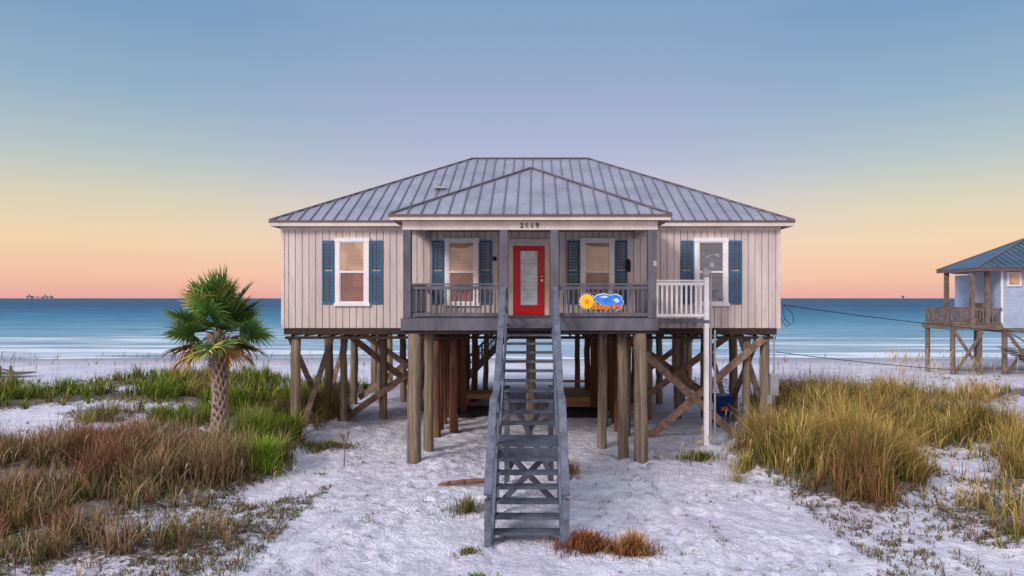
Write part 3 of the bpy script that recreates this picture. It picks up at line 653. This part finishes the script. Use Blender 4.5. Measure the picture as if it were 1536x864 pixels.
scatter('ground_litter',800,lambda n:(rng.uniform(-4.6,7,n),rng.uniform(-11,-1,n)),.06,.012,LT,.5)
scatter('ground_litter',3500,lambda n:(rng.uniform(-30,-9,n),rng.uniform(-2,16,n)),.10,.02,BR+GR)
scatter('ground_litter',3500,lambda n:(rng.uniform(8,32,n),rng.uniform(-2,18,n)),.10,.02,BR+GR[:1])

# ---------------------------------------------------------------- palm
palm=empty('cabbage_palm_tree'); PXc,PYc=-9.15,-.1
z0=float(H(PXc,PYc)); print('palm base',z0)
tk=MB('trunk','trunk',palm,0,True); path=[(PXc+.03,PYc,z0-.3,.27),(PXc,PYc,z0+.25,.21),(PXc+.03,PYc,1.1,.175),(PXc+.0,PYc,2.0,.21),(PXc-.05,PYc,2.8,.21),(PXc-.07,PYc,3.3,.12)]
for a,b in zip(path,path[1:]): tk.cyl(a[:3],b[:3],a[3],b[3],16,.03,4)
tk.done()
bt=MB('leaf_bases','boots',palm,.004)
def trunk_at(z):
    for a,b in zip(path,path[1:]):
        if a[2]<=z<=b[2]: 
            t_=(z-a[2])/(b[2]-a[2]); return tuple(a[i]+(b[i]-a[i])*t_ for i in range(4))
    return path[-1]
i=0;z=z0+.25
while z<3.0:
    cx_,cy_,_,r_=trunk_at(z); a=i*2.39996
    o_=Vector((math.cos(a),math.sin(a),0)); tg=Vector((-math.sin(a),math.cos(a),0)); c0=Vector((cx_,cy_,z))
    for sgn in (-1,1):
        p0=c0+o_*(r_*.93)+tg*sgn*.10-Vector((0,0,.12)); p1=c0+o_*(r_+.04)+Vector((0,0,.15)); bt.beam(p0,p1,.04,.045,up=o_)
    if z>1.9 or random.random()<.2: bt.beam(c0+o_*(r_+.02)+Vector((0,0,.08)),c0+o_*(r_+.13)+Vector((0,0,.26)),.05,.03,up=o_)
    i+=1; z+=.02
bt.done()
V=[];Q=[];CC=[]
def quadstrip(pts,ws,side,col,c2=None):
    i0=len(V)
    for k,(p,w_) in enumerate(zip(pts,ws)):
        V.append(p-side*w_/2);V.append(p+side*w_/2)
        cc=col if c2 is None else col*(1-k/(len(pts)-1))+c2*(k/(len(pts)-1)); CC.append(cc);CC.append(cc)
    for k in range(len(pts)-1): a=i0+2*k; Q.append((a,a+1,a+3,a+2))
cc0=np.array([PXc-.07,PYc,3.2])
nf=44
for i in range(nf):
    t_=i/(nf-1); az=i*2.39996+random.uniform(-.25,.25)
    el=math.radians(82-112*t_**.9+random.uniform(-9,9)); dead=t_>.86
    u=np.array([math.cos(az)*math.cos(el),math.sin(az)*math.cos(el),math.sin(el)])
    v=np.array([-math.sin(az),math.cos(az),0]); 
    roll=random.uniform(-.9,.9); w0=np.cross(u,v); v=v*math.cos(roll)+w0*math.sin(roll); wn=np.cross(u,v)
    Lp=random.uniform(.75,1.1)*(1 if not dead else .75); R=random.uniform(.72,.92)*(1 if not dead else .9)
    g1=L3(52,88,44);g2=L3(110,146,68)
    if dead: c1=L3(160,112,70)*random.uniform(.7,1.2); c2=L3(206,158,100)*random.uniform(.7,1.2)
    else:
        f=random.uniform(.4,1.45); c1=g1*f;c2=g2*f
        if random.random()<.15 or t_>.74: c2=L3(190,170,84)*f
    base=cc0+np.array([0,0,(.5-t_)*.4]); droop=np.array([0,0,-1.0])
    p1=base+u*Lp+droop*.12*Lp*math.cos(el)
    quadstrip([base,base+u*Lp*.5,p1],[.06,.045,.035],v,c1*1.5)
    nl=34
    for j_ in range(nl):
        ph=math.radians(-140+280*(j_+.5)/nl+random.uniform(-2,2))
        dd=math.cos(ph)*u+math.sin(ph)*v+wn*.2*abs(math.sin(ph)); dd/=np.linalg.norm(dd)
        sd=np.cross(dd,wn); sd/=np.linalg.norm(sd)+1e-9
        l_=R*(1-.22*(abs(ph)/2.4)**2)*random.uniform(.92,1.05)
        dr=random.uniform(.03,.14)*(2.6 if dead else 1)*(1.5 if el<.2 else 1)
        q=[p1,p1+dd*l_*.4+droop*l_*dr*.1,p1+dd*l_*.65+droop*l_*dr*.35,p1+dd*l_*(1-dr*.3)+droop*l_*dr*1.3]
        sh_=random.uniform(.75,1.25)*(1.15 if j_%2 else .85)
        tw_=sd*math.cos(.35*(-1)**j_)+wn*math.sin(.35*(-1)**j_)
        quadstrip(q,[.014,.072,.045,.003],tw_,c1*sh_,c2*sh_)
me=bpy.data.meshes.new('fronds'); fastmesh(me,np.array(V),np.array(Q),np.array(CC)); me.materials.append(M['frond'])
o=bpy.data.objects.new('fronds',me); S.collection.objects.link(o); o.parent=palm

# ---------------------------------------------------------------- sky and light
SE,SA=math.radians(28),math.radians(222)   # sun behind and left of the camera
W=bpy.data.worlds.new('World'); S.world=W; W.use_nodes=True; nt=W.node_tree; bg=nt.nodes['Background']
tc=N(nt,'ShaderNodeTexCoord'); sx=N(nt,'ShaderNodeSeparateXYZ'); nt.links.new(tc.outputs['Generated'],sx.inputs[0])
zc=sx.outputs[2]
rc=ramp(nt,zc,[(0,lin(234,168,158)),(.03,lin(242,190,170)),(.08,lin(234,202,190)),(.14,lin(206,196,206)),(.2,lin(176,180,206)),(.3,lin(148,168,198)),(.42,lin(122,156,190)),(.6,lin(170,190,222)),(1,lin(215,225,245))])
re=ramp(nt,zc,[(0,lin(228,166,160)),(.03,lin(240,188,160)),(.075,lin(238,206,168)),(.12,lin(218,206,178)),(.18,lin(180,192,192)),(.25,lin(148,174,194)),(.36,lin(116,152,188)),(.6,lin(170,190,222)),(1,lin(215,225,245))])
ab=N(nt,'ShaderNodeMath',operation='ABSOLUTE'); nt.links.new(sx.outputs[0],ab.inputs[0])
fx=ramp(nt,ab.outputs[0],[(.12,0),(.5,1)],'EASE')
c=mix(nt,rc,re,fx)
gy_=N(nt,'ShaderNodeMapRange'); nt.links.new(sx.outputs[1],gy_.inputs[0]); gy_.inputs[1].default_value=.1; gy_.inputs[2].default_value=-.9
gz_=ramp(nt,zc,[(0,1),(.25,.75),(.8,.15)])
gm=N(nt,'ShaderNodeMath',operation='MULTIPLY'); nt.links.new(gy_.outputs[0],gm.inputs[0]); nt.links.new(gz_,gm.inputs[1])
c=mix(nt,c,(1.25,.98,.9,1),gm.outputs[0])
sk=N(nt,'ShaderNodeTexSky',sky_type='NISHITA'); sk.sun_disc=False; sk.sun_elevation=SE; sk.sun_rotation=SA
ad_=N(nt,'ShaderNodeMix',data_type='RGBA',blend_type='ADD'); ad_.inputs[0].default_value=.008
nt.links.new(c,ad_.inputs[6]); nt.links.new(sk.outputs[0],ad_.inputs[7])
nt.links.new(ad_.outputs[2],bg.inputs[0]); bg.inputs[1].default_value=1.0
sl_=bpy.data.lights.new('sun','SUN'); sl_.energy=2.4; sl_.angle=math.radians(16); sl_.color=(1,.93,.9)
so=bpy.data.objects.new('sun',sl_); S.collection.objects.link(so)
d=Vector((math.sin(SA)*math.cos(SE),math.cos(SA)*math.cos(SE),math.sin(SE)))
so.rotation_euler=(-d).to_track_quat('-Z','Y').to_euler(); so.location=d*50

cam=bpy.data.cameras.new('camera'); cam.lens=24; cam.sensor_width=36; cam.sensor_fit='HORIZONTAL'
cam.shift_x=-.0224; cam.shift_y=.0098; cam.clip_end=20000; cam.clip_start=.1
co_=bpy.data.objects.new('camera',cam); S.collection.objects.link(co_); co_.location=(.136,-20.2,4.2); co_.rotation_euler=(math.pi/2,0,0)
S.camera=co_
